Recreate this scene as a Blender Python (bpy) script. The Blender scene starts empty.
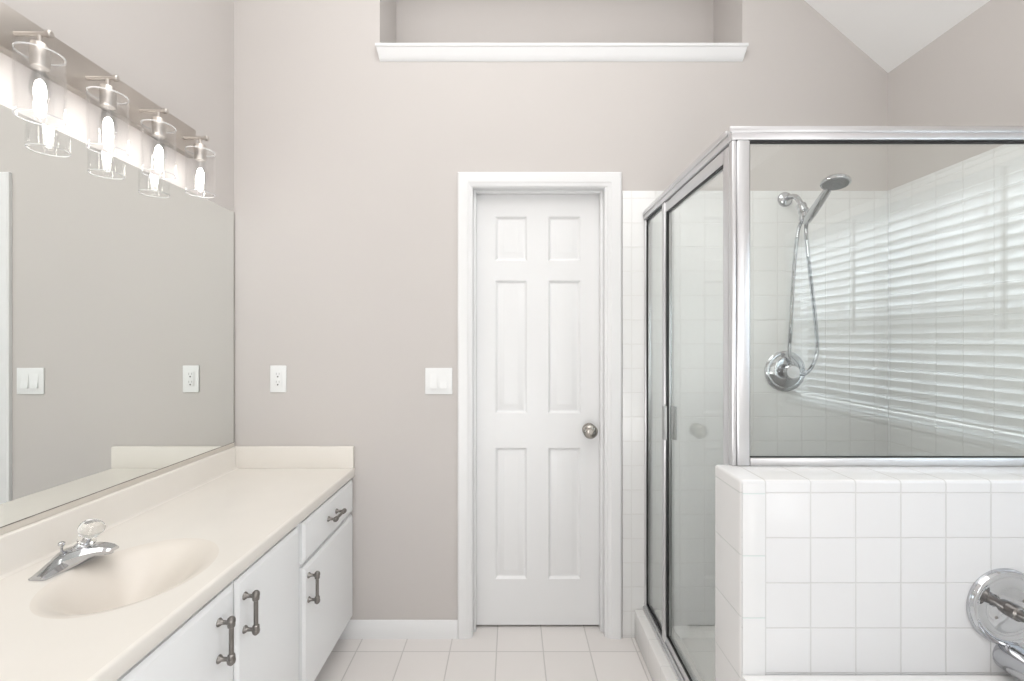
import bpy, bmesh, math
from mathutils import Vector, Matrix

PI = math.pi
S = bpy.context.scene
C = S.collection

# ------------------------------------------------------------------ camera
cam_d = bpy.data.cameras.new('camera')
cam_d.sensor_width = 36.0
cam_d.lens = 455.0 * 36.0 / 1024.0
cam_d.clip_start = 0.02
cam = bpy.data.objects.new('camera', cam_d)
C.objects.link(cam)
cam.location = (0, 0, 1.379)
cam.rotation_euler = (PI / 2, 0, 0)
S.camera = cam

# ------------------------------------------------------------------ world, lights, exposure
S.view_settings.view_transform = 'Standard'
S.view_settings.look = 'None'
S.view_settings.gamma = 1.0
S.view_settings.exposure = -0.04
S.view_settings.use_curve_mapping = False
w = bpy.data.worlds.new('sky')
S.world = w
w.use_nodes = True
bg = w.node_tree.nodes['Background']
bg.inputs[1].default_value = 1.0
_tc = w.node_tree.nodes.new('ShaderNodeTexCoord')
_sp = w.node_tree.nodes.new('ShaderNodeSeparateXYZ')
_rp = w.node_tree.nodes.new('ShaderNodeValToRGB')       # hazy grey horizon, bright overcast sky above
_rp.color_ramp.elements[0].position = 0.50
_rp.color_ramp.elements[0].color = (0.55, 0.57, 0.56, 1)
_rp.color_ramp.elements[1].position = 0.70
_rp.color_ramp.elements[1].color = (3.2, 3.4, 3.6, 1)
_e = _rp.color_ramp.elements.new(0.57)
_e.color = (0.9, 0.93, 0.95, 1)
_md = w.node_tree.nodes.new('ShaderNodeMath')
_md.operation = 'MULTIPLY_ADD'
_md.inputs[1].default_value = 0.5
_md.inputs[2].default_value = 0.5
for _a, _b in ((_tc.outputs['Generated'], _sp.inputs[0]), (_sp.outputs[2], _md.inputs[0]), (_md.outputs[0], _rp.inputs[0]), (_rp.outputs[0], bg.inputs[0])):
    w.node_tree.links.new(_a, _b)


def area(name, loc, rot, sx, sy, power, col):
    d = bpy.data.lights.new(name, 'AREA')
    d.shape = 'RECTANGLE'
    d.size, d.size_y = sx, sy
    d.energy = power
    d.color = col
    o = bpy.data.objects.new(name, d)
    C.objects.link(o)
    o.location = loc
    o.rotation_euler = rot
    return o


area('overhead_fill', (-0.1, 0.3, 3.5), (0, 0, 0), 2.0, 2.8, 45.0, (1.0, 0.985, 0.965))  # added soft fill from above, not a modelled fixture
area('side_fill', (1.70, -1.95, 1.5), (0, PI / 2, 0), 2.2, 1.4, 34.0, (0.97, 0.985, 1.0))  # added fill for the cabinet fronts, no window on this stretch of wall
_q = Vector((1.0, 0.9, 2.3)).to_track_quat('-Z', 'Y').to_euler()
area('low_up_fill', (-0.1, -0.9, 0.55), _q, 1.1, 1.1, 22.0, (1.0, 0.99, 0.98))  # added low fill, aimed up to brighten the sloped ceiling
area('front_fill', (-0.1, -2.80, 1.25), (PI / 2, 0, 0), 2.4, 2.3, 11.0, (0.98, 0.985, 1.0))  # added frontal fill before the plain front wall, no doorway there
area('daylight', (3.0, 0.37, 3.25), (0, math.radians(42), 0), 1.6, 2.6, 500.0, (0.93, 0.97, 1.0))


# ------------------------------------------------------------------ materials
def mat(name, col, rough=0.5, metal=0.0, spec=0.5, coat=0.0):
    m = bpy.data.materials.new(name)
    m.use_nodes = True
    b = m.node_tree.nodes['Principled BSDF']
    b.inputs['Base Color'].default_value = (*col, 1)
    b.inputs['Roughness'].default_value = rough
    b.inputs['Metallic'].default_value = metal
    b.inputs['Specular IOR Level'].default_value = spec
    b.inputs['Coat Weight'].default_value = coat
    return m


class N:
    """tiny node-graph helper"""
    def __init__(s, m):
        s.t = m.node_tree
        s.n = s.t.nodes
        s.l = s.t.links

    def new(s, kind, **kw):
        x = s.n.new(kind)
        for k, v in kw.items():
            setattr(x, k, v)
        return x

    def put(s, sock, v):
        if hasattr(v, 'is_output'):
            s.l.new(v, sock)
        else:
            sock.default_value = v

    def math(s, op, a, b=None):
        x = s.new('ShaderNodeMath', operation=op)
        s.put(x.inputs[0], a)
        if b is not None:
            s.put(x.inputs[1], b)
        return x.outputs[0]


def noise_tint(m, col, amount=0.04, scale=6.0, bump=0.0, bscale=180.0):
    """slight procedural variation of a painted or cast surface"""
    g = N(m)
    b = g.n['Principled BSDF']
    tc = g.new('ShaderNodeNewGeometry')
    nz = g.new('ShaderNodeTexNoise')
    nz.inputs['Scale'].default_value = scale
    nz.inputs['Detail'].default_value = 4
    g.l.new(tc.outputs['Position'], nz.inputs['Vector'])
    mx = g.new('ShaderNodeMix', data_type='RGBA')
    g.l.new(nz.outputs['Fac'], mx.inputs[0])
    mx.inputs[6].default_value = (*[c * (1 - amount) for c in col], 1)
    mx.inputs[7].default_value = (*[min(1, c * (1 + amount)) for c in col], 1)
    g.l.new(mx.outputs[2], b.inputs['Base Color'])
    if bump:
        n2 = g.new('ShaderNodeTexNoise')
        n2.inputs['Scale'].default_value = bscale
        g.l.new(tc.outputs['Position'], n2.inputs['Vector'])
        bp = g.new('ShaderNodeBump')
        bp.inputs['Strength'].default_value = bump
        bp.inputs['Distance'].default_value = 0.002
        g.l.new(n2.outputs['Fac'], bp.inputs['Height'])
        g.l.new(bp.outputs['Normal'], b.inputs['Normal'])
    return m


def paint(name, col, rough=0.55, **kw):
    return noise_tint(mat(name, col, rough), col, **kw)


def tile(name, axes, pitch, off, col, grout, gw=0.003, rough=0.18, vary=0.010, spec=0.5):
    """square glazed tiles with thin grout lines, laid out in world metres"""
    m = mat(name, col, rough, spec=spec)
    g = N(m)
    b = g.n['Principled BSDF']
    sep = g.new('ShaderNodeSeparateXYZ')
    g.l.new(g.new('ShaderNodeNewGeometry').outputs['Position'], sep.inputs[0])
    ds, ids = [], []
    for a, p, o in zip(axes, pitch, off):
        c = g.math('SUBTRACT', sep.outputs['XYZ'.index(a)], o)
        ds.append(g.math('PINGPONG', c, p / 2))
        ids.append(g.math('FLOOR', g.math('DIVIDE', c, p)))
    d = g.math('MINIMUM', ds[0], ds[1])
    mr = g.new('ShaderNodeMapRange', interpolation_type='SMOOTHSTEP')
    g.l.new(d, mr.inputs[0])
    mr.inputs[1].default_value = gw * 0.35
    mr.inputs[2].default_value = gw
    wn = g.new('ShaderNodeTexWhiteNoise', noise_dimensions='2D')
    cb = g.new('ShaderNodeCombineXYZ')
    g.l.new(ids[0], cb.inputs[0])
    g.l.new(ids[1], cb.inputs[1])
    g.l.new(cb.outputs[0], wn.inputs[0])
    tm = g.new('ShaderNodeMix', data_type='RGBA')
    g.l.new(wn.outputs[0], tm.inputs[0])
    tm.inputs[6].default_value = (*[c * (1 - vary) for c in col], 1)
    tm.inputs[7].default_value = (*[min(1, c * (1 + vary)) for c in col], 1)
    mx = g.new('ShaderNodeMix', data_type='RGBA')
    g.l.new(mr.outputs[0], mx.inputs[0])
    mx.inputs[6].default_value = (*grout, 1)
    g.l.new(tm.outputs[2], mx.inputs[7])
    g.l.new(mx.outputs[2], b.inputs['Base Color'])
    bp = g.new('ShaderNodeBump')
    bp.inputs['Strength'].default_value = 0.5
    bp.inputs['Distance'].default_value = 0.0015
    g.l.new(mr.outputs[0], bp.inputs['Height'])
    g.l.new(bp.outputs['Normal'], b.inputs['Normal'])
    return m


def clear(name, tint, rough=0.0, f0=0.04, gloss=1.0):
    """thin clear sheet: Schlick mix of tinted transparency and mirror reflection"""
    m = bpy.data.materials.new(name)
    m.use_nodes = True
    g = N(m)
    g.n.clear()
    out = g.new('ShaderNodeOutputMaterial')
    geo = g.new('ShaderNodeNewGeometry')
    vm = g.new('ShaderNodeVectorMath', operation='DOT_PRODUCT')
    g.l.new(geo.outputs['Normal'], vm.inputs[0])
    g.l.new(geo.outputs['Incoming'], vm.inputs[1])
    c = g.math('SUBTRACT', 1.0, g.math('ABSOLUTE', vm.outputs['Value']))
    f = g.math('MULTIPLY', g.math('ADD', g.math('MULTIPLY', g.math('POWER', c, 5.0), 1 - f0), f0), gloss)
    tr = g.new('ShaderNodeBsdfTransparent')
    tr.inputs[0].default_value = (*tint, 1)
    gl = g.new('ShaderNodeBsdfGlossy')
    gl.inputs['Roughness'].default_value = rough
    gl.inputs[0].default_value = (1, 1, 1, 1)
    mx = g.new('ShaderNodeMixShader')
    g.l.new(f, mx.inputs[0])
    g.l.new(tr.outputs[0], mx.inputs[1])
    g.l.new(gl.outputs[0], mx.inputs[2])
    g.l.new(mx.outputs[0], out.inputs[0])
    return m


def emit(name, col, strength):
    m = bpy.data.materials.new(name)
    m.use_nodes = True
    g = N(m)
    g.n.clear()
    out = g.new('ShaderNodeOutputMaterial')
    e = g.new('ShaderNodeEmission')
    e.inputs[0].default_value = (*col, 1)
    e.inputs[1].default_value = strength
    g.l.new(e.outputs[0], out.inputs[0])
    return m


WALLC = (0.575, 0.546, 0.527)
M = {}
M['wall'] = paint('greige_paint', WALLC, 0.6, amount=0.012, scale=3, bump=0.05)
M['ceiling'] = paint('ceiling_paint', (0.90, 0.90, 0.895), 0.7, amount=0.01)
M['white'] = paint('white_trim_paint', (0.80, 0.805, 0.81), 0.35, amount=0.008)
M['cab'] = paint('white_cabinet_paint', (0.84, 0.85, 0.855), 0.32, amount=0.01)
M['dark'] = mat('dark_gap', (0.05, 0.05, 0.05), 0.8)
M['counter'] = paint('cultured_marble', (0.78, 0.745, 0.695), 0.24, amount=0.035, scale=5)
M['basin'] = paint('cultured_marble_basin', (0.735, 0.685, 0.625), 0.26, amount=0.02, scale=4)
M['chrome'] = mat('chrome', (0.58, 0.59, 0.61), 0.06, 1.0)
M['alu'] = mat('polished_aluminium', (0.69, 0.69, 0.70), 0.33, 1.0)
M['nickel'] = mat('brushed_nickel', (0.56, 0.525, 0.49), 0.34, 1.0)
M['pull'] = mat('satin_nickel_pull', (0.24, 0.228, 0.215), 0.30, 1.0)
M['black'] = mat('black_gasket', (0.012, 0.012, 0.013), 0.5)
M['mirror'] = mat('mirror_silver', (0.85, 0.87, 0.85), 0.0, 1.0)
M['acrylic'] = mat('clear_acrylic', (0.97, 0.97, 0.96), 0.03)
M['acrylic'].node_tree.nodes['Principled BSDF'].inputs['Transmission Weight'].default_value = 1.0
M['acrylic'].node_tree.nodes['Principled BSDF'].inputs['IOR'].default_value = 1.47
M['glass'] = clear('shower_glass', (0.972, 0.986, 0.977), 0.0, 0.052)
M['window_glass'] = clear('window_glass', (0.98, 0.99, 0.985))
M['shade'] = clear('clear_shade_glass', (0.992, 0.992, 0.992), 0.0, 0.05, 0.85)
M['bulb'] = emit('bulb_glow', (1.0, 0.965, 0.925), 28.0)
M['rim'] = mat('glass_rim', (0.92, 0.93, 0.94), 0.2)
_g = N(M['rim'])
_t = _g.new('ShaderNodeBsdfTransparent')
_x = _g.new('ShaderNodeMixShader')
_x.inputs[0].default_value = 0.45
_g.l.new(_g.n['Principled BSDF'].outputs[0], _x.inputs[2])
_g.l.new(_t.outputs[0], _x.inputs[1])
_g.l.new(_x.outputs[0], _g.n['Material Output'].inputs[0])
M['plate'] = mat('white_plastic', (0.82, 0.83, 0.83), 0.35)
M['slot'] = mat('dark_slot', (0.10, 0.10, 0.10), 0.6)
M['grey_rubber'] = mat('grey_nozzle_face', (0.20, 0.21, 0.22), 0.5)
M['grey_cap'] = mat('pale_grey_cap', (0.72, 0.72, 0.73), 0.3)
TP, GR = (0.78, 0.785, 0.78), (0.735, 0.735, 0.725)
M['tile_back'] = tile('tile_back', 'XZ', (0.1126, 0.1126), (0.892, 0.9116), TP, GR)
M['tile_right'] = tile('tile_right', 'YZ', (0.1126, 0.1126), (2.095, 0.9116), TP, GR)
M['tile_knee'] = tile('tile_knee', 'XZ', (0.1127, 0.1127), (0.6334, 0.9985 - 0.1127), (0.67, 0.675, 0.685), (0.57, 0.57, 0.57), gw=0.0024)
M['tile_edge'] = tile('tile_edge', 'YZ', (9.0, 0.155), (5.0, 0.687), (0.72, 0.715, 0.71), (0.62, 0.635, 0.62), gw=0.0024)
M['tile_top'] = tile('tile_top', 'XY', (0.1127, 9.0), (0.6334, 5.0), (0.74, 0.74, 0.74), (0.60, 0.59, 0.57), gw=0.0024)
M['tile_curb'] = tile('tile_curb', 'YZ', (0.155, 9.0), (2.05, 5.0), (0.79, 0.78, 0.765), GR)
M['floor'] = tile('floor_tile', 'XY', (0.2075, 0.207), (-0.0687, 2.017), (0.775, 0.745, 0.725), (0.59, 0.565, 0.545), gw=0.0036, rough=0.3, vary=0.025)
M['tub'] = mat('white_acrylic', (0.84, 0.84, 0.83), 0.12)

# window slats: white vinyl that lets some daylight through
M['slat'] = mat('white_vinyl_slat', (0.86, 0.87, 0.88), 0.35)
_g = N(M['slat'])
_tl = _g.new('ShaderNodeBsdfTranslucent')
_tl.inputs[0].default_value = (0.86, 0.88, 0.90, 1)
_mx = _g.new('ShaderNodeMixShader')
_mx.inputs[0].default_value = 0.6
_g.l.new(_g.n['Principled BSDF'].outputs[0], _mx.inputs[1])
_g.l.new(_tl.outputs[0], _mx.inputs[2])
_g.l.new(_mx.outputs[0], _g.n['Material Output'].inputs[0])


# ------------------------------------------------------------------ mesh helper
def frame_to(axis):
    a = Vector(axis).normalized()
    up = Vector((0, 0, 1)) if abs(a.z) < 0.95 else Vector((1, 0, 0))
    u = up.cross(a).normalized()
    return u, a.cross(u).normalized(), a


class MB:
    def __init__(s):
        s.bm = bmesh.new()

    def face(s, pts, mi=0):
        f = s.bm.faces.new([s.bm.verts.new(p) for p in pts])
        f.material_index = mi
        return f

    def box(s, x0, x1, y0, y1, z0, z1, bevel=0.0, seg=2, mi=0):
        x0, x1 = sorted((x0, x1)); y0, y1 = sorted((y0, y1)); z0, z1 = sorted((z0, z1))
        r = bmesh.ops.create_cube(s.bm, size=1.0)
        for v in r['verts']:
            v.co = ((x0 + x1) / 2 + v.co.x * (x1 - x0), (y0 + y1) / 2 + v.co.y * (y1 - y0), (z0 + z1) / 2 + v.co.z * (z1 - z0))
        fs = {f for v in r['verts'] for f in v.link_faces}
        for f in fs:
            f.material_index = mi
        if bevel:
            es = list({e for v in r['verts'] for e in v.link_edges})
            bmesh.ops.bevel(s.bm, geom=es, offset=bevel, segments=seg, affect='EDGES', profile=0.5, clamp_overlap=True)
        return s

    def rings(s, rings, close=True, cap0=True, cap1=True, mi=0):
        vs = [[s.bm.verts.new(p) for p in r] for r in rings]
        n = len(vs[0])
        for a, b in zip(vs, vs[1:]):
            for i in range(n if close else n - 1):
                j = (i + 1) % n
                f = s.bm.faces.new((a[i], a[j], b[j], b[i]))
                f.material_index = mi
        if cap0:
            s.bm.faces.new(list(reversed(vs[0]))).material_index = mi
        if cap1:
            s.bm.faces.new(vs[-1]).material_index = mi
        return s

    def lathe(s, prof, o, axis=(0, 0, 1), n=32, cap0=True, cap1=True, mi=0):
        """prof: (radius, height along axis)"""
        u, v, a = frame_to(axis)
        o = Vector(o)
        rr = []
        for r, h in prof:
            r = max(r, 1e-4)
            rr.append([o + a * h + (u * math.cos(2 * PI * k / n) + v * math.sin(2 * PI * k / n)) * r for k in range(n)])
        return s.rings(rr, True, cap0, cap1, mi)

    def cyl(s, p0, p1, r0, r1=None, n=20, mi=0):
        p0, p1 = Vector(p0), Vector(p1)
        return s.lathe([(r0, 0), (r1 if r1 is not None else r0, (p1 - p0).length)], p0, p1 - p0, n, mi=mi)

    def ball(s, c, r, n=16, sq=(1, 1, 1)):
        q = bmesh.ops.create_uvsphere(s.bm, u_segments=n, v_segments=n // 2 + 2, radius=r)
        for v in q['verts']:
            v.co = Vector((v.co.x * sq[0], v.co.y * sq[1], v.co.z * sq[2])) + Vector(c)
        return s

    def tube(s, path, r, n=12, mi=0):
        """path of points, r a number or a list"""
        P = [Vector(p) for p in path]
        R = r if isinstance(r, (list, tuple)) else [r] * len(P)
        t0 = (P[1] - P[0]).normalized()
        u, v, _ = frame_to(t0)
        rr = []
        for i, p in enumerate(P):
            t = ((P[min(i + 1, len(P) - 1)]) - P[max(i - 1, 0)]).normalized()
            u = (u - t * u.dot(t)).normalized()
            v = t.cross(u)
            rr.append([p + (u * math.cos(2 * PI * k / n) + v * math.sin(2 * PI * k / n)) * R[i] for k in range(n)])
        return s.rings(rr, mi=mi)

    def build(s, name, mats, parent=None, loc=None, smooth=35):
        bmesh.ops.recalc_face_normals(s.bm, faces=s.bm.faces[:])
        o = Vector((0, 0, 0))
        if parent is not None:
            q = parent
            while q is not None:
                o += q.location
                q = q.parent
        elif loc is not None:
            o = Vector(loc)
        if o.length:
            for v in s.bm.verts:
                v.co -= o
        me = bpy.data.meshes.new(name)
        s.bm.to_mesh(me)
        s.bm.free()
        for m in (mats if isinstance(mats, (list, tuple)) else [mats]):
            me.materials.append(m)
        if smooth:
            me.shade_smooth()
            me.set_sharp_from_angle(angle=math.radians(smooth))
        ob = bpy.data.objects.new(name, me)
        C.objects.link(ob)
        if parent is not None:
            ob.parent = parent
        elif loc is not None:
            ob.location = o
        return ob


def curve(pts, n=12):
    """Catmull-Rom points through pts"""
    P = [Vector(p) for p in pts]
    P = [P[0] * 2 - P[1]] + P + [P[-1] * 2 - P[-2]]
    out = []
    for i in range(1, len(P) - 2):
        a, b, c, d = P[i - 1:i + 3]
        for k in range(n):
            t = k / n
            out.append(0.5 * ((2 * b) + (c - a) * t + (2 * a - 5 * b + 4 * c - d) * t * t + (3 * b - a - 3 * c + d) * t ** 3))
    out.append(P[-2])
    return out


def thing(name, label, cat, loc, group=None):
    o = bpy.data.objects.new(name, None)
    o.empty_display_size = 0.05
    C.objects.link(o)
    o.location = loc
    o['label'] = label
    o['category'] = cat
    if group:
        o['group'] = group
    return o


def tag(o, label, cat, group=None):
    o['label'] = label
    o['category'] = cat
    if group:
        o['group'] = group
    return o


def struct(o, label, cat):
    o['kind'] = 'structure'
    return tag(o, label, cat)


def by_normal(o, pick):
    for p in o.data.polygons:
        p.material_index = pick(p.normal)


# ================================================================== THE ROOM
XL, XR, YB = -1.293, 1.749, 2.117      # left wall, right wall, back wall planes
ZS = 2.623                             # where the sloped ceiling meets the right wall
NX0, NX1, NZ0, NZ1, NY = -0.615, 1.072, 2.732, 3.30, 2.42   # niche
DX0, DX1, DZ1 = -0.183, 0.431, 2.090   # door opening
YF = -2.90

b = MB()
b.box(XL - .12, NX0, YB, YB + .12, 0, 3.6)
b.box(NX0, DX0 - .0125, YB, YB + .12, 0, NZ0)
b.box(DX0 - .0125, DX1 + .0145, YB, YB + .12, DZ1 + .0125, NZ0)
b.box(DX1 + .0145, NX1, YB, YB + .12, 0, NZ0)
b.box(NX1, XR + .12, YB, YB + .12, 0, 3.6)
b.box(NX0, NX1, YB, YB + .12, NZ1, 3.6)
b.box(NX0 - .03, NX1 + .03, NY, NY + .03, NZ0 - .03, NZ1 + .03)
b.box(NX0 - .03, NX0, YB + .1201, NY, NZ0 - .03, NZ1 + .03)
b.box(NX1, NX1 + .03, YB + .1201, NY, NZ0 - .03, NZ1 + .03)
b.box(NX0, NX1, YB + .1201, NY, NZ0 - .03, NZ0)
b.box(NX0, NX1, YB + .1201, NY, NZ1, NZ1 + .03)
# unseen box added behind the door to keep sky light out of its gap
b.box(DX0 - .30, DX1 + .30, 2.95, 3.0, 0, 2.5)
b.box(DX0 - .35, DX0 - .30, YB + .12, 3.0, 0, 2.5)
b.box(DX1 + .30, DX1 + .35, YB + .12, 3.0, 0, 2.5)
b.box(DX0 - .35, DX1 + .35, YB + .12, 3.0, 2.5, 2.55)
wall_back = struct(b.build('wall_back', M['wall'], smooth=0), 'greige back wall with a long display niche and white door', 'wall')
b = MB(); b.box(XL - .12, XL, YF, YB, 0, 3.6)
struct(b.build('wall_left', M['wall'], smooth=0), 'greige left wall behind mirror and vanity light', 'wall')
WY0, WY1, WZ0, WZ1 = -0.36, 1.10, 0.985, 2.065      # window opening
b = MB()
b.box(XR, XR + .12, YF, WY0, 0, ZS)
b.box(XR, XR + .12, WY1, YB, 0, ZS)
b.box(XR, XR + .12, WY0, WY1, 0, WZ0)
b.box(XR, XR + .12, WY0, WY1, WZ1, ZS)
wall_right = struct(b.build('wall_right', M['wall'], smooth=0), 'greige right wall above the shower and tub', 'wall')
b = MB(); b.box(XL - .12, XR + .12, YF - .12, YF, 0, 3.6)
struct(b.build('wall_front', M['wall'], smooth=0), 'greige wall opposite the white door', 'wall')
b = MB(); b.box(XL - .12, XR + .12, YF - .12, 3.0, -.08, 0)
struct(b.build('floor', M['floor'], smooth=0), 'pale square floor tiles with thin grout lines', 'floor')
XK = 0.65
zk = ZS + 0.87 * (XR - XK)
b = MB()
pr = [(XR + .12, ZS - .104), (XK, zk), (XL - .12, zk), (XL - .12, zk + .1), (XK, zk + .1), (XR + .12, ZS + .03)]
b.rings([[(x, y, z) for x, z in pr] for y in (YF - .1, YB + .1)])
struct(b.build('ceiling', M['ceiling'], smooth=0), 'white vaulted ceiling sloping down to the right wall', 'ceiling')

# tile lining of the shower, 8 mm thick, on the back and right walls
b = MB(); b.box(0.512, XR, YB - .008, YB, 0.0, 2.074, bevel=.003)
b.build('tile_surround', M['tile_back'], wall_back)
b = MB()
b.box(XR - .008, XR, 1.285, YB - .008, 0.0, 2.074, bevel=.003)
b.box(XR - .008, XR, -0.62, 1.137, 0.0, 0.925, bevel=.003)
b.build('tile_surround', M['tile_right'], wall_right)

# baseboard between vanity and door
b = MB()
pr = [(YB, 0), (YB - .014, 0), (YB - .014, .058), (YB - .010, .064), (YB - .010, .071), (YB - .004, .080), (YB, .080)]
b.rings([[(x, y, z) for y, z in pr] for x in (-1.29, -0.2525)])
struct(b.build('baseboard_back', M['white']), 'white baseboard between vanity and door casing', 'baseboard')

# niche sill
b = MB()
pr = [(NY, 2.7325), (NY, 2.748), (2.092, 2.748), (2.086, 2.744), (2.086, 2.732), (2.091, 2.728), (2.094, 2.716), (2.102, 2.700), (2.106, 2.685), (2.1165, 2.676), (2.1165, 2.7325)]
ex = [0, 0, 0, 0, 0, .004, .006, .010, .012, .014, .014]
rr = []
for x, sgn in ((-.628, 1), (1.085, -1)):
    rr.append([(x + sgn * e, y, z) for (y, z), e in zip(pr, ex)])
# inside the niche the board narrows to the opening
for r, lim in zip(rr, (NX0 + .001, NX1 - .001)):
    r[0] = (lim, NY - .001, 2.7325); r[1] = (lim, NY - .001, 2.748)
b.rings(rr)
struct(b.build('trim_1', M['white']), 'white wooden sill along the bottom of the niche', 'trim')

# ------------------------------------------------------------------ door
door = thing('door_1', 'white six-panel door in a moulded white casing', 'door', (0.1275, YB, 0))
door['kind'] = 'structure'
# casing: profile swept up, over and down with mitred corners
cp = [(0.000, 0), (0.000, -.009), (.012, -.011), (.018, -.015), (.046, -.018), (.056, -.018), (.0635, -.014), (.0635, 0)]   # (outwards, y)
Xa, Xb, Zt = -0.188, 0.443, 2.095
path = []
for k in range(4):
    ring = []
    for d, y in cp:
        if k == 0: ring.append((Xa - d, YB + y, 0))
        if k == 1: ring.append((Xa - d, YB + y, Zt + d))
        if k == 2: ring.append((Xb + d, YB + y, Zt + d))
        if k == 3: ring.append((Xb + d, YB + y, 0))
    path.append(ring)
b = MB(); b.rings(path); b.build('casing', M['white'], door, smooth=25)
b = MB()
b.box(DX0 - .012, DX0, YB - .004, YB + .12, 0, DZ1 + .012)
b.box(DX1, DX1 + .014, YB - .004, YB + .12, 0, DZ1 + .012)
b.box(DX0, DX1, YB - .004, YB + .12, DZ1, DZ1 + .012)
b.box(DX0, DX0 + .0125, YB + .034, YB + .070, 0, DZ1, bevel=.002)
b.box(DX1 - .0125, DX1, YB + .034, YB + .070, 0, DZ1, bevel=.002)
b.box(DX0 + .0125, DX1 - .0125, YB + .034, YB + .070, DZ1 - .012, DZ1, bevel=.002)
b.build('jamb', M['white'], door)


def panelled(mb, x0, x1, z0, z1, yf, yb, xs, zs, steps):
    """door leaf facing -y: panels are the cells (xs pair, zs pair); steps = (inset, depth)"""
    gx = sorted({x0, x1, *[v for p in xs for v in p]})
    gz = sorted({z0, z1, *[v for p in zs for v in p]})
    for i in range(len(gx) - 1):
        for j in range(len(gz) - 1):
            a, c, d, e = gx[i], gx[i + 1], gz[j], gz[j + 1]
            if (a, c) in xs and (d, e) in zs:
                rr = [[(a + t, yf + dp, d + t), (c - t, yf + dp, d + t), (c - t, yf + dp, e - t), (a + t, yf + dp, e - t)] for t, dp in steps]
                mb.rings(rr, cap0=False)
            else:
                mb.face([(a, yf, d), (c, yf, d), (c, yf, e), (a, yf, e)])
    mb.face([(x0, yb, z0), (x0, yb, z1), (x1, yb, z1), (x1, yb, z0)])
    mb.rings([[(x0, y, z0), (x1, y, z0), (x1, y, z1), (x0, y, z1)] for y in (yf, yb)], cap0=False, cap1=False)
    bmesh.ops.remove_doubles(mb.bm, verts=mb.bm.verts[:], dist=1e-5)


b = MB()
panelled(b, DX0 + .002, DX1 - .002, 0.012, DZ1 - .003, YB + .071, YB + .106,
         [(-.080, .0715), (.175, .330)], [(.232, .863), (1.029, 1.667), (1.762, 1.975)],
         [(0, 0), (.004, .004), (.010, .0105), (.015, .0115), (.019, .0105), (.040, .003), (.044, .0025)])
leaf = b.build('leaf', M['white'], door, smooth=20)
b = MB()
b.lathe([(.030, 0), (.032, .003), (.030, .007), (.016, .011), (.012, .014), (.012, .026), (.017, .030), (.028, .037), (.0335, .046), (.034, .053), (.030, .060), (.020, .065), (.010, .0665), (.0095, .0655), (0, .0655)],
        (0.369, YB + .071, 0.951), (0, -1, 0), 36)
b.build('knob', mat('satin_nickel_knob', (0.40, 0.38, 0.35), 0.22, 1.0), leaf)

# ------------------------------------------------------------------ window and blinds on the right wall, over the tub
win = thing('window_1', 'window over the tub mirrored in the shower glass', 'window', (XR + .06, 0.37, WZ0))
win['kind'] = 'structure'
b = MB()
for y0, y1 in ((WY0, WY1),):
    b.box(XR + .07, XR + .115, y0, y0 + .045, WZ0, WZ1)
    b.box(XR + .07, XR + .115, y1 - .045, y1, WZ0, WZ1)
    b.box(XR + .07, XR + .115, y0 + .045, y1 - .045, WZ0, WZ0 + .05)
    b.box(XR + .07, XR + .115, y0 + .045, y1 - .045, WZ1 - .05, WZ1)
    b.box(XR + .08, XR + .11, y0 + .045, y1 - .045, 1.50, 1.54)
b.build('frame', M['white'], win)
for z0, z1 in ((WZ0 + .05, 1.50), (1.54, WZ1 - .05)):
    b = MB(); b.box(XR + .093, XR + .097, WY0 + .045, WY1 - .045, z0, z1)
    b.build('pane', M['window_glass'], win)
b = MB()
b.box(XR - .030, XR + .07, WY0 - .03, WY1 + .02, WZ0 - .022, WZ0, bevel=.005)
b.box(XR - .014, XR - .0001, WY0 - .01, WY1 + .01, WZ0 - .062, WZ0 - .022, bevel=.003)
b.build('sill', M['white'], win)


def blind(y0, y1, label):
    t = thing('window_blind', label, 'blind', (XR + .03, (y0 + y1) / 2, WZ0 + .002))
    xc = XR + .030
    b = MB()
    b.box(xc - .030, xc - .022, y0 + .001, y1 - .001, WZ1 - .050, WZ1 - .003, bevel=.004)
    b.box(xc - .022, xc + .025, y0 + .004, y1 - .004, WZ1 - .045, WZ1 - .003)
    b.build('valance', M['white'], t)
    n, zt, zb = 23, WZ1 - .068, WZ0 + .040
    b = MB()
    ang = math.radians(-28)
    for i in range(n):
        z = zt + (zb - zt) * i / (n - 1)
        pts = []
        for k in range(5):
            q = (k - 2) / 2
            dx, dz = q * .025, .003 * (1 - q * q)
            pts.append((xc + dx * math.cos(ang) - dz * math.sin(ang), z + dx * math.sin(ang) + dz * math.cos(ang)))
        top = [(x - .0012 * math.sin(ang), zz + .0012 * math.cos(ang)) for x, zz in pts]
        bot = [(x + .0012 * math.sin(ang), zz - .0012 * math.cos(ang)) for x, zz in reversed(pts)]
        b.rings([[(x, y, zz) for x, zz in top + bot] for y in (y0 + .006, y1 - .006)])
    b.build('slats', M['slat'], t)
    b = MB(); b.box(xc - .025, xc + .025, y0 + .006, y1 - .006, WZ0 + .003, WZ0 + .019, bevel=.003)
    b.build('bottom_rail', M['white'], t)
    for yl in (-.15, .10, .365, .60, .865):
        b = MB()
        for dx in (-.022, .022):
            b.box(xc + dx - .0008, xc + dx + .0008, yl - .004, yl + .004, WZ0 + .019, WZ1 - .045)
        b.build('ladder_tape', M['white'], t)
    for yw in (.232, .941):
        b = MB()
        b.tube([(xc - .036, yw, 1.995), (xc - .037, yw, 1.44)], .0062, 8)
        b.cyl((xc - .037, yw, 1.44), (xc - .037, yw, 1.42), .006, .005)
        b.cyl((xc - .024, yw, 1.992), (xc - .037, yw, 1.995), .003)
        b.build('tilt_wand', mat('clear_grey_wand', (.17, .175, .18), .35), t)


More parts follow.
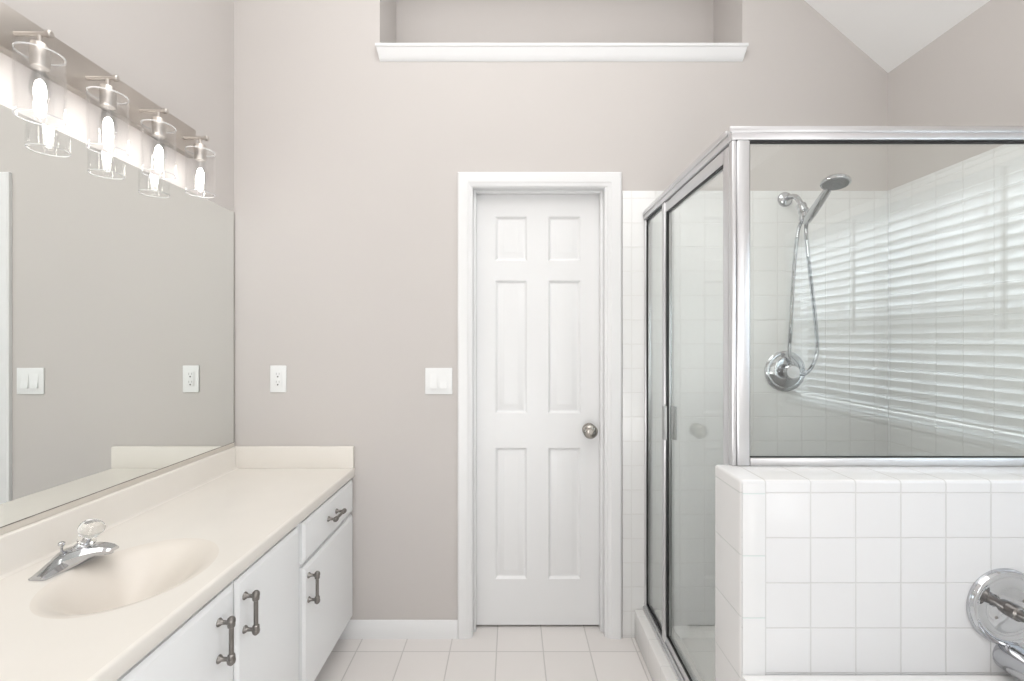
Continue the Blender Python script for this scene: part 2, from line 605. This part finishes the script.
blind(WY0 + .002, WY1 - .002, 'white slatted window blind with two wands, mirrored in the shower glass')

# ================================================================== SHOWER
# low tiled wall that carries the glass
b = MB(); b.box(0.572, XR, 1.137, 1.288, 0, 1.030, bevel=.009, seg=4)
knee = b.build('wall_shower', [M['tile_knee'], M['tile_edge'], M['tile_top']], smooth=40)
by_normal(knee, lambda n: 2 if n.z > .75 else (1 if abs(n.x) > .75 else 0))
struct(knee, 'white tiled half wall under the front shower glass', 'wall')
# bullnose edge column on its front face
b = MB(); b.box(0.5755, 0.6318, 1.1345, 1.1372, .0, 1.022, bevel=.0012)
b.build('edge_tile_column', tile('tile_bullnose', 'XZ', (9., .155), (5., .687), (0.68, 0.685, 0.69), (0.57, 0.63, 0.62), gw=.0024), knee)
b = MB(); b.box(0.567, 0.700, 1.2881, YB - .008, 0, .135, bevel=.006, seg=3)
struct(b.build('trim_2', M['tile_curb']), 'tiled curb under the shower door', 'curb')
b = MB()
b.rings([[(x, y, z) for x, y in ((x0, y0), (x1, y0), (x1, y1), (x0, y1))] for x0, x1, y0, y1, z in (
    (.7005, XR - .0085, 1.2885, YB - .0085, 0.001), (.7005, XR - .0085, 1.2885, YB - .0085, .058), (.705, XR - .013, 1.293, YB - .013, .061),
    (.740, XR - .05, 1.33, YB - .05, .058), (.76, XR - .07, 1.35, YB - .07, .040), (1.18, 1.26, 1.66, 1.74, .030))])
pan = tag(b.build('shower_pan', M['tub'], loc=(1.22, 1.70, 0), smooth=30), 'white shower floor pan behind the glass door', 'shower pan')
b = MB(); b.lathe([(.045, 0), (.045, .003), (.038, .004), (0, .004)], (1.22, 1.70, .0302))
b.build('drain', M['chrome'], pan)

enc = thing('shower_enclosure', 'framed glass corner shower enclosure with chrome rails and door', 'shower enclosure', (0.63, 1.275, 1.03))
FY0, FY1 = 1.262, 1.286           # front panel frame
SX0, SX1 = 0.609, 0.645           # side panel frame
ZH0, ZH1 = 1.936, 1.969           # header
b = MB()
b.box(SX0, XR - .0085, FY0, FY1, ZH0, ZH1, bevel=.004)
b.box(SX0 - .005, XR - .0085, FY0 - .004, FY0 + .004, ZH0 + .020, ZH1 + .004, bevel=.002)
b.build('front_header_rail', M['alu'], enc)
b = MB()
b.box(SX0, SX1, FY1 + .0003, YB - .0085, ZH0, ZH1, bevel=.004)
b.box(SX0 - .005, SX0 + .004, FY1 + .0003, YB - .0085, ZH0 + .020, ZH1 + .004, bevel=.002)
b.build('side_header_rail', M['alu'], enc)
b = MB()
b.box(0.6613, XR - .0085, FY0, FY1, 1.0302, 1.0530, bevel=.003)
b.build('front_bottom_rail', M['alu'], enc)
b = MB()
b.box(0.625, 0.661, FY0, FY1, 1.0302, ZH0, bevel=.004)
b.box(SX0 + .003, 0.6248, FY0 + .003, FY1, 1.0302, ZH0, bevel=.003)
b.build('corner_post', M['alu'], enc)
b = MB(); b.box(XR - .030, XR - .0085, FY0, FY1, 1.0532, ZH0, bevel=.003)
b.build('wall_channel', M['alu'], enc)
GX0, GX1, GZ0, GZ1 = .661, XR - .030, 1.0532, ZH0
b = MB(); b.box(GX0 + .001, GX1 - .001, 1.2735, 1.2785, GZ0 + .001, GZ1 - .001)
pane = b.build('front_pane', M['glass'], enc, smooth=0)
b = MB()
gy0, gy1 = 1.2675, 1.2835
b.box(GX0, GX1, gy0, 1.2730, GZ1 - .008, GZ1 - .0002)
b.box(GX0 + .0002, GX0 + .0022, gy0, 1.2730, GZ0, GZ1 - .008)
b.box(GX0 + .0022, GX1, gy0, 1.2730, GZ0 + .0002, GZ0 + .0026)
b.build('gasket', M['black'], pane)

# fixed side panel by the back wall
b = MB(); b.box(SX0 + .004, SX1 - .004, YB - .027, YB - .0085, .1352, ZH0, bevel=.003)
b.build('wall_channel', M['alu'], enc)
b = MB(); b.box(SX0 + .002, SX1 - .002, 1.826, 1.858, .165, ZH0, bevel=.004)
b.build('mullion', M['alu'], enc)
b = MB()
b.box(SX0 - .004, SX1 + .004, 1.2885, YB - .0085, .1352, .150, bevel=.003)
b.box(SX0 + .002, SX0 + .010, 1.2885, YB - .0085, .150, .165, bevel=.002)
b.box(SX1 - .012, SX1 - .004, 1.2885, YB - .0085, .150, .165, bevel=.002)
b.build('bottom_track', M['alu'], enc)
b = MB(); b.box(.6245, .6295, 1.859, YB - .028, .152, ZH0 - .001)
sp = b.build('side_pane', M['glass'], enc, smooth=0)
b = MB()
b.box(.6165, .6240, YB - .036, YB - .0272, .166, ZH0)
b.box(.6165, .6240, 1.859, YB - .036, ZH0 - .007, ZH0 - .0003)
b.box(.6165, .6240, 1.859, YB - .036, .1652, .173)
b.build('gasket', M['black'], sp)

# hinged door
DY0, DY1, DZ0, DZ = 1.293, 1.824, .168, 1.933
b = MB()
b.box(SX0 + .006, SX1 - .004, DY0, DY0 + .034, DZ0, DZ, bevel=.003)
b.box(SX0 + .006, SX1 - .004, DY0 + .034, DY1, DZ - .040, DZ, bevel=.003)
b.box(SX0 + .006, SX1 - .004, DY0 + .034, DY1, DZ0, DZ0 + .030, bevel=.003)
b.box(SX0 + .012, SX1 - .008, DY1 - .008, DY1, DZ0 + .030, DZ - .040, bevel=.002)
sd = b.build('shower_door', M['alu'], enc)
gy0, gy1, gz0, gz1 = DY0 + .034, DY1 - .008, DZ0 + .030, DZ - .040
b = MB(); b.box(.6245, .6295, gy0, gy1, gz0, gz1)
b.build('door_pane', M['glass'], sd, smooth=0)
b = MB()
b.box(.6155, .6240, gy1 - .009, gy1, gz0, gz1)
b.box(.6165, .6240, gy0, gy1 - .009, gz1 - .006, gz1)
b.box(.6165, .6240, gy0, gy1 - .009, gz0, gz0 + .006)
b.build('door_gasket', M['black'], sd)
b = MB()
b.box(SX0 - .008, SX0 - .003, 1.795, 1.822, .985, 1.118, bevel=.0015)
b.box(SX0 - .003, .6243, 1.808, 1.814, .985, 1.118)
b.box(.646, .651, 1.795, 1.822, .985, 1.118, bevel=.0015)
b.box(.6297, .646, 1.808, 1.814, .985, 1.118)
b.build('pull_handle', mat('satin_pull', (.45, .45, .45), .35, 1.0), sd)

# shower arm with bracket
t = thing('shower_mount', 'chrome shower arm with round flange and handset bracket', 'shower arm', (1.264, YB - .008, 2.032))
b = MB(); b.lathe([(.034, 0), (.034, .004), (.031, .010), (.022, .016), (.013, .018), (0, .018)], (1.264, YB - .0081, 2.032), (0, -1, 0))
b.build('flange', M['chrome'], t)
b = MB(); b.tube(curve([(1.264, 2.10, 2.032), (1.264, 2.06, 2.031), (1.264, 2.025, 2.018), (1.263, 1.995, 1.985), (1.262, 1.985, 1.968)], 8), .0105, 14)
b.build('pipe', M['chrome'], t)
b = MB()
b.lathe([(.012, 0), (.019, .003), (.020, .016), (.017, .020), (.017, .030), (.021, .034), (.021, .044), (.014, .050), (0, .050)], (1.262, 1.987, 1.972), (-.03, -.50, -.86))
b.cyl((1.2605, 1.966, 1.934), (1.2600, 1.965, 1.914), .013, .012)
b.box(1.244, 1.276, 1.9600, 1.978, 1.896, 1.922, bevel=.006)
b.build('bracket', M['chrome'], t)

# hand shower and its hose
h = thing('hand_shower', 'chrome hand shower with round head and metal hose', 'hand shower', (1.256, 1.948, 1.905))
A, Bp = Vector((1.257, 1.940, 1.888)), Vector((1.247, 1.800, 1.972))
b = MB()
dirv = (Bp - A)
Lh = dirv.length
b.lathe([(.011, -.012), (.013, -.010), (.0145, 0), (.0165, .012), (.0175, .05), (.0165, Lh * .75), (.0145, Lh), (.012, Lh + .012)], A, dirv, 18)
b.build('handle', M['chrome'], h)
nz = Vector((-.14, -.17, -.97)).normalized()
hc = Vector((1.246, 1.752, 1.990))
b = MB(); b.lathe([(0, -.020), (.020, -.019), (.038, -.013), (.048, -.003), (.0505, .005), (.0490, .009), (.044, .010), (0, .010)], hc, nz, 40)
hd = b.build('head', M['chrome'], h)
b = MB(); b.lathe([(.0435, .0102), (.0425, .0125), (0, .0125)], hc, nz, 36)
for ring, cnt in ((.012, 6), (.023, 12), (.034, 18)):
    u, v, a = frame_to(nz)
    for k in range(cnt):
        c = hc + (u * math.cos(2 * PI * k / cnt) + v * math.sin(2 * PI * k / cnt)) * ring
        b.lathe([(.0022, .0125), (.0016, .0150)], c, nz, 6)
b.build('spray_face', M['grey_rubber'], hd)
hose = curve([(1.248, 1.955, 1.897), (1.240, 1.972, 1.850), (1.240, 2.00, 1.70), (1.250, 2.040, 1.45), (1.264, 2.072, 1.32), (1.293, 2.080, 1.255),
              (1.318, 2.079, 1.227), (1.345, 2.076, 1.232), (1.370, 2.070, 1.270), (1.378, 2.055, 1.34), (1.352, 2.03, 1.48), (1.300, 1.99, 1.70), (1.266, 1.958, 1.84), (1.2585, 1.944, 1.884)], 26)
b = MB()
b.tube(hose, [.0086 if i % 2 else .0070 for i in range(len(hose))], 10)
b.build('hose', M['chrome'], h)

# shower mixer on the back wall
v = thing('shower_valve', 'round chrome shower valve with pale knob on back wall', 'shower valve', (1.263, YB - .008, 1.237))
b = MB(); b.lathe([(.094, 0), (.094, .005), (.089, .010), (.080, .012), (.074, .011), (.070, .013), (.062, .017), (.050, .019), (.036, .020), (.022, .020), (0, .020)], (1.263, YB - .0081, 1.237), (0, -1, 0), 56)
b.build('escutcheon', M['chrome'], v)
b = MB(); b.lathe([(.019, 0), (.018, .022), (.030, .026), (.035, .031), (.035, .040), (.031, .045), (0, .0455)], (1.263, YB - .0285, 1.237), (0, -1, 0), 40)
kn = b.build('knob', M['chrome'], v)
b = MB(); b.lathe([(.0285, 0), (.0275, .003), (0, .0035)], (1.263, YB - .0741, 1.237), (0, -1, 0), 36)
b.build('knob_cap', M['grey_cap'], kn)

# ================================================================== TUB
def oval_top(mb, x0, x1, y0, y1, cx, cy, z, rings, n=64, mi_top=0, mi_bowl=0, e=2.0):
    """rectangular top with an oval bowl; rings = (rx, ry, z, dx) from rim to bottom"""
    def ang_pt(a, rx, ry):
        c, s_ = math.cos(a), math.sin(a)
        return (math.copysign(abs(c) ** (2 / e), c) * rx, math.copysign(abs(s_) ** (2 / e), s_) * ry)
    ang = [2 * PI * k / n for k in range(n)]
    for X, Y in ((x0, y0), (x1, y0), (x1, y1), (x0, y1)):
        a0 = math.atan2(Y - cy, X - cx) % (2 * PI)
        k = min(range(n), key=lambda i: abs((ang[i] - a0 + PI) % (2 * PI) - PI))
        ang[k] = a0
    outer = []
    for a in ang:
        c, s_ = math.cos(a), math.sin(a)
        ts = []
        if c > 1e-9: ts.append((x1 - cx) / c)
        if c < -1e-9: ts.append((x0 - cx) / c)
        if s_ > 1e-9: ts.append((y1 - cy) / s_)
        if s_ < -1e-9: ts.append((y0 - cy) / s_)
        tt = min(t for t in ts if t > 0)
        outer.append((cx + c * tt, cy + s_ * tt, z))
    rr = [outer]
    for rx, ry, zz, dx in rings:
        rr.append([(cx + dx + p[0], cy + p[1], zz) for p in (ang_pt(a, rx, ry) for a in ang)])
    mb.rings(rr[:3], cap0=False, cap1=False, mi=mi_top)
    mb.rings(rr[2:], cap0=False, cap1=True, mi=mi_bowl)
    bmesh.ops.remove_doubles(mb.bm, verts=mb.bm.verts[:], dist=1e-5)
    return outer


tubx0, tubx1, tuby0, tuby1, tubz = .574, XR - .0085, -.60, 1.1335, .545
b = MB()
out = oval_top(b, tubx0, tubx1, tuby0, tuby1, 1.16, .26, tubz, [(.485, .735, tubz, 0), (.478, .728, tubz + .010, 0), (.455, .70, tubz + .008, 0), (.44, .68, tubz - .03, 0), (.39, .62, .28, 0), (.34, .55, .17, 0), (.22, .42, .15, 0)], e=2.6)
b.rings([[(x, y, z) for x, y in ((tubx0, tuby0), (tubx1, tuby0), (tubx1, tuby1), (tubx0, tuby1))] for z in (.001, tubz)], cap1=False)
tub = tag(b.build('bathtub', M['tub'], loc=(1.16, .26, 0), smooth=30), 'white bathtub deck against the tiled half wall', 'bathtub')
b = MB(); b.lathe([(.03, 0), (.03, .004), (.02, .005), (0, .005)], (1.16, .62, .1502))
b.build('drain', M['chrome'], tub)

v = thing('tub_valve', 'large round chrome tub valve on the tiled half wall', 'tub valve', (1.229, 1.137, .716))
b = MB(); b.lathe([(.0945, 0), (.0945, .006), (.090, .013), (.082, .016), (.074, .014), (.068, .011), (.045, .014), (.022, .016), (0, .016)], (1.229, 1.1368, .716), (0, -1, 0), 64)
es = b.build('escutcheon', M['chrome'], v)
for dx, dz in ((.034, .020), (-.034, -.020)):
    b = MB(); b.lathe([(.0045, 0), (.0045, .002), (.003, .0035), (0, .0035)], (1.229 + dx, 1.1246, .716 + dz), (0, -1, 0), 12)
    b.build('screw', M['pull'], es)
b = MB(); b.lathe([(.019, 0), (.018, .020), (.0135, .024), (.0135, .045), (.017, .049), (.017, .058), (0, .058)], (1.229, 1.1207, .716), (0, -1, 0), 28)
st = b.build('stem', M['pull'], v)
b = MB()
pr = [(.017, 0), (.026, .006), (.033, .018), (.034, .030), (.027, .040), (.012, .045), (0, .0455)]
b.lathe(pr, (1.229, 1.0624, .716), (0, -1, 0), 12)
b.build('clear_knob', M['acrylic'], st)

b = MB()
b.tube(curve([(1.236, 1.1362, .594), (1.236, 1.10, .595), (1.236, 1.05, .596), (1.236, 1.015, .593), (1.236, .995, .581), (1.236, .990, .563)], 6),
       [.0365] * 6 + [.036] * 6 + [.034] * 6 + [.032] * 6 + [.029] * 7, 24)
tag(b.build('tub_spout', M['chrome'], loc=(1.236, 1.137, .594)), 'chrome tub spout below the round tub valve', 'spout')
# ================================================================== VANITY
VY0, VY1 = .36, YB - .002
FX = -.752
cab = thing('vanity_cabinet', 'white vanity cabinet with slab doors and nickel pulls', 'cabinet', (-1.02, 1.24, 0))
b = MB()
b.box(FX - .02, FX, VY0, VY1, .102, .744)
b.box(XL + .001, FX - .02, VY0, VY0 + .018, .102, .744)
b.box(XL + .001, FX - .02, VY1 - .018, VY1, .102, .744)
b.box(XL + .001, XL + .010, VY0 + .018, VY1 - .018, .102, .744)
b.box(XL + .010, FX - .02, VY0 + .018, VY1 - .018, .102, .120)
b.build('carcass', M['cab'], cab, smooth=0)
b = MB(); b.box(XL + .001, -.822, VY0 + .02, VY1 - .013, .0005, .102)
b.build('toe_kick', M['cab'], cab, smooth=0)


def front(name, y0, y1, z0, z1):
    """lipped slab door or drawer front facing +x with a routed edge"""
    b = MB()
    x0, x1 = FX + .0005, FX + .0185
    st = [(0, x0), (0, x1 - .007), (.004, x1 - .0055), (.006, x1 - .004), (.012, x1 - .0005), (.015, x1)]
    b.rings([[(x, y0 + t, z0 + t), (x, y1 - t, z0 + t), (x, y1 - t, z1 - t), (x, y0 + t, z1 - t)] for t, x in st])
    return b.build(name, M['cab'], cab, smooth=20)


def pull(parent, y, z, half, axis):
    """bar pull on two flared posts"""
    x0, xg = FX + .0187, FX + .050
    b = MB()
    d = Vector((0, 0, 1)) if axis == 'z' else Vector((0, 1, 0))
    c = Vector((0, y, z))
    for s_ in (-1, 1):
        p = c + d * (half * s_)
        b.lathe([(.0105, 0), (.0105, .002), (.0085, .005), (.0055, .009), (.0050, .020), (.0070, .026), (.0085, .031)], (x0, p.y, p.z), (1, 0, 0), 16)
        e0 = Vector((xg, p.y, p.z)) - d * .012 * s_
        e = d * s_
        b.lathe([(.0060, -.001), (.0085, .001), (.0092, .005), (.0092, .012), (.0100, .013), (.0100, .018), (.0088, .022), (.0050, .026), (0, .0268)], e0, e, 18)
    p0, p1 = c - d * (half - .011), c + d * (half - .011)
    b.cyl((xg, p0.y, p0.z), (xg, p1.y, p1.z), .0058, n=16)
    return b.build('handle', M['pull'], parent)


f = front('drawer', 1.606, 2.105, .590, .736); pull(f, 1.857, .667, .042, 'y')
f = front('door', 1.606, 2.105, .104, .574); pull(f, 1.640, .489, .044, 'z')
f = front('door', 1.213, 1.570, .104, .736); pull(f, 1.2475, .633, .046, 'z')
f = front('door', .845, 1.207, .104, .736); pull(f, 1.138, .628, .046, 'z')
f = front('door', .375, .810, .104, .574); pull(f, .776, .489, .044, 'z')
f = front('drawer', .375, .810, .590, .736); pull(f, .59, .667, .042, 'y')

# countertop with integral oval basin and splashes
cx0, cx1, cz = XL + .0012, -.730, .790
b = MB()
bx, by = -.960, 1.160
oval_top(b, cx0, cx1 - .008, VY0 - .002, VY1, bx, by, cz,
         [(.174 * k, .200 * k, cz - .120 * (.5 + .5 * math.cos(PI * k ** 1.15)), -.016 * (1 - k)) for k in (1.0, .985, .96, .93, .90, .86, .82, .77, .71, .64, .56, .47, .37, .26, .12)], n=72, mi_top=0, mi_bowl=1)
y0, y1 = VY0 - .002, VY1
pr = [(cx1 - .008, cz), (cx1 - .0035, cz - .0012), (cx1 - .0010, cz - .004), (cx1, cz - .008), (cx1, cz - .034), (cx1 - .002, cz - .040), (cx1 - .008, cz - .0435), (cx1 - .016, cz - .0455)]
b.rings([[(x, y, z) for x, z in pr] for y in (y0, y1)], close=False, cap0=False, cap1=False)
for y in (y0, y1):
    b.face([(cx0, y, cz)] + [(x, y, z) for x, z in pr] + [(cx0, y, cz - .0455)])
# underside strips in front of and beside the basin
b.box(bx + .19, cx1 - .017, y0 + .001, y1 - .001, cz - .0450, cz - .0300)
b.face([(cx0, y0, cz), (cx0, y1, cz), (cx0, y1, cz - .0455), (cx0, y0, cz - .0455)])
bmesh.ops.remove_doubles(b.bm, verts=b.bm.verts[:], dist=1e-5)
top = tag(b.build('countertop', [M['counter'], M['basin']], loc=(-1.02, 1.24, cz), smooth=40), 'cream cultured marble vanity top with oval basin', 'countertop')
b = MB()
pr = [(cx0, cz + .0003), (cx0, .889), (cx0 + .014, .889), (cx0 + .0185, .886), (cx0 + .020, .881), (cx0 + .020, cz + .012), (cx0 + .024, cz + .004), (cx0 + .034, cz + .0003)]
b.rings([[(x, y, z) for x, z in pr] for y in (VY0, VY1)])
b.build('backsplash', M['counter'], top)
b = MB()
pr = [(VY1 - .0, cz + .0003), (VY1, .889), (VY1 - .014, .889), (VY1 - .0185, .886), (VY1 - .020, .881), (VY1 - .020, cz + .0003)]
b.rings([[(x, y, z) for y, z in pr] for x in (cx0 + .0205, -.732)])
b.build('side_splash', M['counter'], top)
b = MB(); b.lathe([(.024, 0), (.024, .002), (.019, .0035), (.017, .001), (.012, .002), (.011, .006), (0, .0075)], (bx - .014, by, cz - .1198), (0, 0, 1), 28)
b.build('drain', M['chrome'], top)

# faucet
fc = thing('faucet', 'chrome centerset faucet with clear round knob beside the basin', 'faucet', (-1.168, 1.20, cz + .0005))
fx, fy, fz = -1.165, 1.207, cz + .0008
b = MB()
rr = []
for q, hw, hh in ((-1.0, .016, .004), (-.97, .022, .009), (-.72, .026, .016), (-.45, .028, .027), (-.22, .030, .037), (0, .031, .040), (.22, .030, .037), (.45, .028, .027), (.72, .026, .016), (.97, .022, .009), (1.0, .016, .004)):
    y = fy + q * .094
    rr.append([(fx - hw, y, fz), (fx + hw, y, fz), (fx + hw, y, fz + hh * .35), (fx + hw * .62, y, fz + hh * .92), (fx + hw * .3, y, fz + hh), (fx - hw * .3, y, fz + hh), (fx - hw * .62, y, fz + hh * .92), (fx - hw, y, fz + hh * .35)])
b.rings(rr)
b.build('base', M['chrome'], fc, smooth=28)
b = MB()
rr = []
for q, hw, zt, zb in ((0, .050, .035, .006), (.2, .045, .041, .012), (.45, .036, .045, .022), (.7, .027, .046, .029), (.9, .020, .044, .030), (1.0, .015, .040, .031)):
    x = fx + .012 + q * .098
    rr.append([(x, fy - hw, fz + zb), (x, fy + hw, fz + zb), (x, fy + hw * .98, fz + zb + (zt - zb) * .55), (x, fy + hw * .6, fz + zt), (x, fy - hw * .6, fz + zt), (x, fy - hw * .98, fz + zb + (zt - zb) * .55)])
b.rings(rr)
b.lathe([(.0095, 0), (.0095, .006), (.007, .0065)], (fx + .096, fy, fz + .024), (0, 0, 1), 16)
b.build('spout', M['chrome'], fc, smooth=28)
b = MB()
ka = Vector((.34, .10, 1)).normalized()
kb = Vector((fx + .022, fy + .004, fz + .030))
b.lathe([(.023, 0), (.022, .010), (.018, .018), (.014, .022), (.0, .022)], kb, ka, 28)
b.build('collar', M['chrome'], fc)
b = MB()
b.lathe([(r * 1.12, h * 1.05) for r, h in ((.0165, 0), (.0185, .004), (.019, .014), (.018, .018), (.0205, .022), (.0245, .029), (.0255, .036), (.0245, .043), (.021, .049), (.017, .0515), (0, .052))], kb + ka * .0222, ka, 20)
kn = b.build('clear_knob', M['acrylic'], fc)
b = MB(); b.lathe([(.0065, 0), (.0065, .012), (.004, .014), (0, .014)], kb + ka * .0225, ka, 14)
b.build('stem', M['chrome'], kn)
b = MB()
b.cyl((fx - .016, fy + .006 - .02, fz + .020), (fx - .016, fy + .006 - .02, fz + .052), .0028, n=10)
b.lathe([(.003, 0), (.0075, .004), (.0075, .010), (.003, .013), (0, .013)], (fx - .016, fy + .006 - .02, fz + .048), (0, 0, 1), 14)
b.build('lift_rod', M['chrome'], fc)

# mirror
mi = thing('wall_mirror', 'large frameless wall mirror above the vanity top', 'mirror', (XL, 1.235, .89))
b = MB(); b.box(XL + .0005, XL + .0045, .36, 2.108, .903, 1.974)
b.build('glass', M['mirror'], mi, smooth=0)
b = MB()
b.rings([[(XL + .0005, y, .8900), (XL + .0075, y, .8900), (XL + .0075, y, .9065), (XL + .0050, y, .9065), (XL + .0050, y, .9025), (XL + .0005, y, .9025)] for y in (.36, 2.108)])
b.build('bottom_channel', mat('bronzed_channel', (.70, .66, .60), .45, 0.3), mi, smooth=0)
b = MB(); b.box(XL + .0047, XL + .0056, .36, 2.108, .9067, .9085)
b.build('lower_edge', mat('dark_mirror_edge', (.16, .14, .12), .4), mi, smooth=0)
b = MB(); b.box(XL + .0005, XL + .0055, 2.1082, 2.1100, .903, 1.974)
b.build('edge', mat('mirror_edge', (.30, .28, .25), .3), mi, smooth=0)

# vanity light
vl = thing('vanity_light', 'brushed nickel vanity light bar with four clear glass shades', 'wall light', (XL, 1.44, 2.168))
b = MB(); b.box(XL + .0005, XL + .030, 1.058, 1.819, 2.107, 2.219, bevel=.0025)
bp = b.build('backplate', M['nickel'], vl)
b = MB(); b.box(XL + .0301, XL + .0306, 1.086, 1.094, 2.150, 2.180)
b.build('slot', M['slot'], bp, smooth=0)
BX = -1.200
for y in (1.157, 1.352, 1.546, 1.752):
    b = MB()
    b.cyl((XL + .0302, y, 2.158), (-1.178, y, 2.158), .0062, n=16)
    b.lathe([(.006, 0), (.0092, .002), (.0092, .012), (.006, .015), (0, .0155)], (-1.184, y, 2.158), (1, 0, 0), 18)
    arm = b.build('arm', M['nickel'], vl)
    b = MB()
    b.lathe([(.0055, 0), (.0055, .020), (.018, .022), (.0195, .026), (.0195, .078), (.017, .082), (0, .082)], (BX, y, 2.154), (0, 0, -1), 24)
    b.build('socket', M['nickel'], arm)
    b = MB()
    ro, ri, z1, z0 = .0485, .0455, 2.108, 1.943
    b.lathe([(ri, z1 - .003), (ri, z0 + .002)], (BX, y, 0), (0, 0, 1), 40, cap0=False, cap1=False)
    b.lathe([(ro, z1 - .003), (ro, z0 + .002)], (BX, y, 0), (0, 0, 1), 40, cap0=False, cap1=False)
    sh = b.build('shade', M['shade'], vl)
    for za, zb in ((z1, z1 - .003), (z0, z0 + .002)):
        b = MB()
        b.lathe([(ri, zb), (ri, za), (ro, za), (ro, zb)], (BX, y, 0), (0, 0, 1), 40, cap0=False, cap1=False)
        b.build('rim', M['rim'], sh)
    b = MB()   # glass disc that clamps the shade under the socket
    b.lathe([(.0197, 2.0905), (ri - .0003, 2.0905), (ri - .0003, 2.0925), (.0197, 2.0925), (.0197, 2.0905)], (BX, y, 0), (0, 0, 1), 32, cap0=False, cap1=False)
    b.build('shade_holder', M['shade'], sh)
    b = MB()
    b.lathe([(.0125, 0), (.0125, .010), (.017, .028), (.0205, .048), (.0200, .066), (.0150, .084), (.007, .094), (0, .096)], (BX, y, 2.0718), (0, 0, -1), 24, cap0=False)
    bu = b.build('bulb', M['shade'], vl)
    b = MB()
    b.lathe([(.003, 0), (.008, .006), (.0115, .018), (.0125, .034), (.0110, .052), (.007, .062), (0, .066)], (BX, y, 2.042), (0, 0, -1), 20)
    b.build('filament', M['bulb'], bu)

# ------------------------------------------------------------------ wall plates
t = thing('wall_outlet', 'white outlet plate on the back wall above the counter', 'outlet', (-1.0855, YB, 1.20))
b = MB(); b.box(-1.1235, -1.0480, YB - .006, YB - .0002, 1.138, 1.263, bevel=.0035, seg=3)
b.build('plate', M['plate'], t)
b = MB(); b.box(-1.1025, -1.069, YB - .0085, YB - .0062, 1.167, 1.234, bevel=.0012)
ins = b.build('receptacle', M['plate'], t)
for zc in (1.2195, 1.1825):
    for dx in (-.0065, .0065):
        b = MB(); b.box(-1.0857 + dx - .0012, -1.0857 + dx + .0012, YB - .0089, YB - .0086, zc + .000, zc + .010)
        b.build('slot', mat('grey_slot', (.42, .42, .42), .5), ins, smooth=0)
    b = MB(); b.lathe([(.0036, 0), (.0036, .0004), (0, .0004)], (-1.0857, YB - .0086, zc - .008), (0, -1, 0), 12)
    b.build('ground_hole', M['slot'], ins)
t = thing('light_switch', 'white double rocker switch plate beside the door', 'light switch', (-.3405, YB, 1.19))
b = MB(); b.box(-.4035, -.2775, YB - .006, YB - .0002, 1.129, 1.252, bevel=.0035, seg=3)
b.build('plate', M['plate'], t)
for xc in (-.3635, -.3175):
    b = MB()
    x0, x1, z0, z1 = xc - .0165, xc + .0165, 1.157, 1.2245
    zm = (z0 + z1) / 2
    b.rings([[(x, YB - .0062, z0), (x, YB - .0135, z0 + .0005), (x, YB - .0090, zm), (x, YB - .0064, z1 - .0005), (x, YB - .0062, z1)] for x in (x0, x1)])
    b.build('rocker', M['plate'], t, smooth=0)
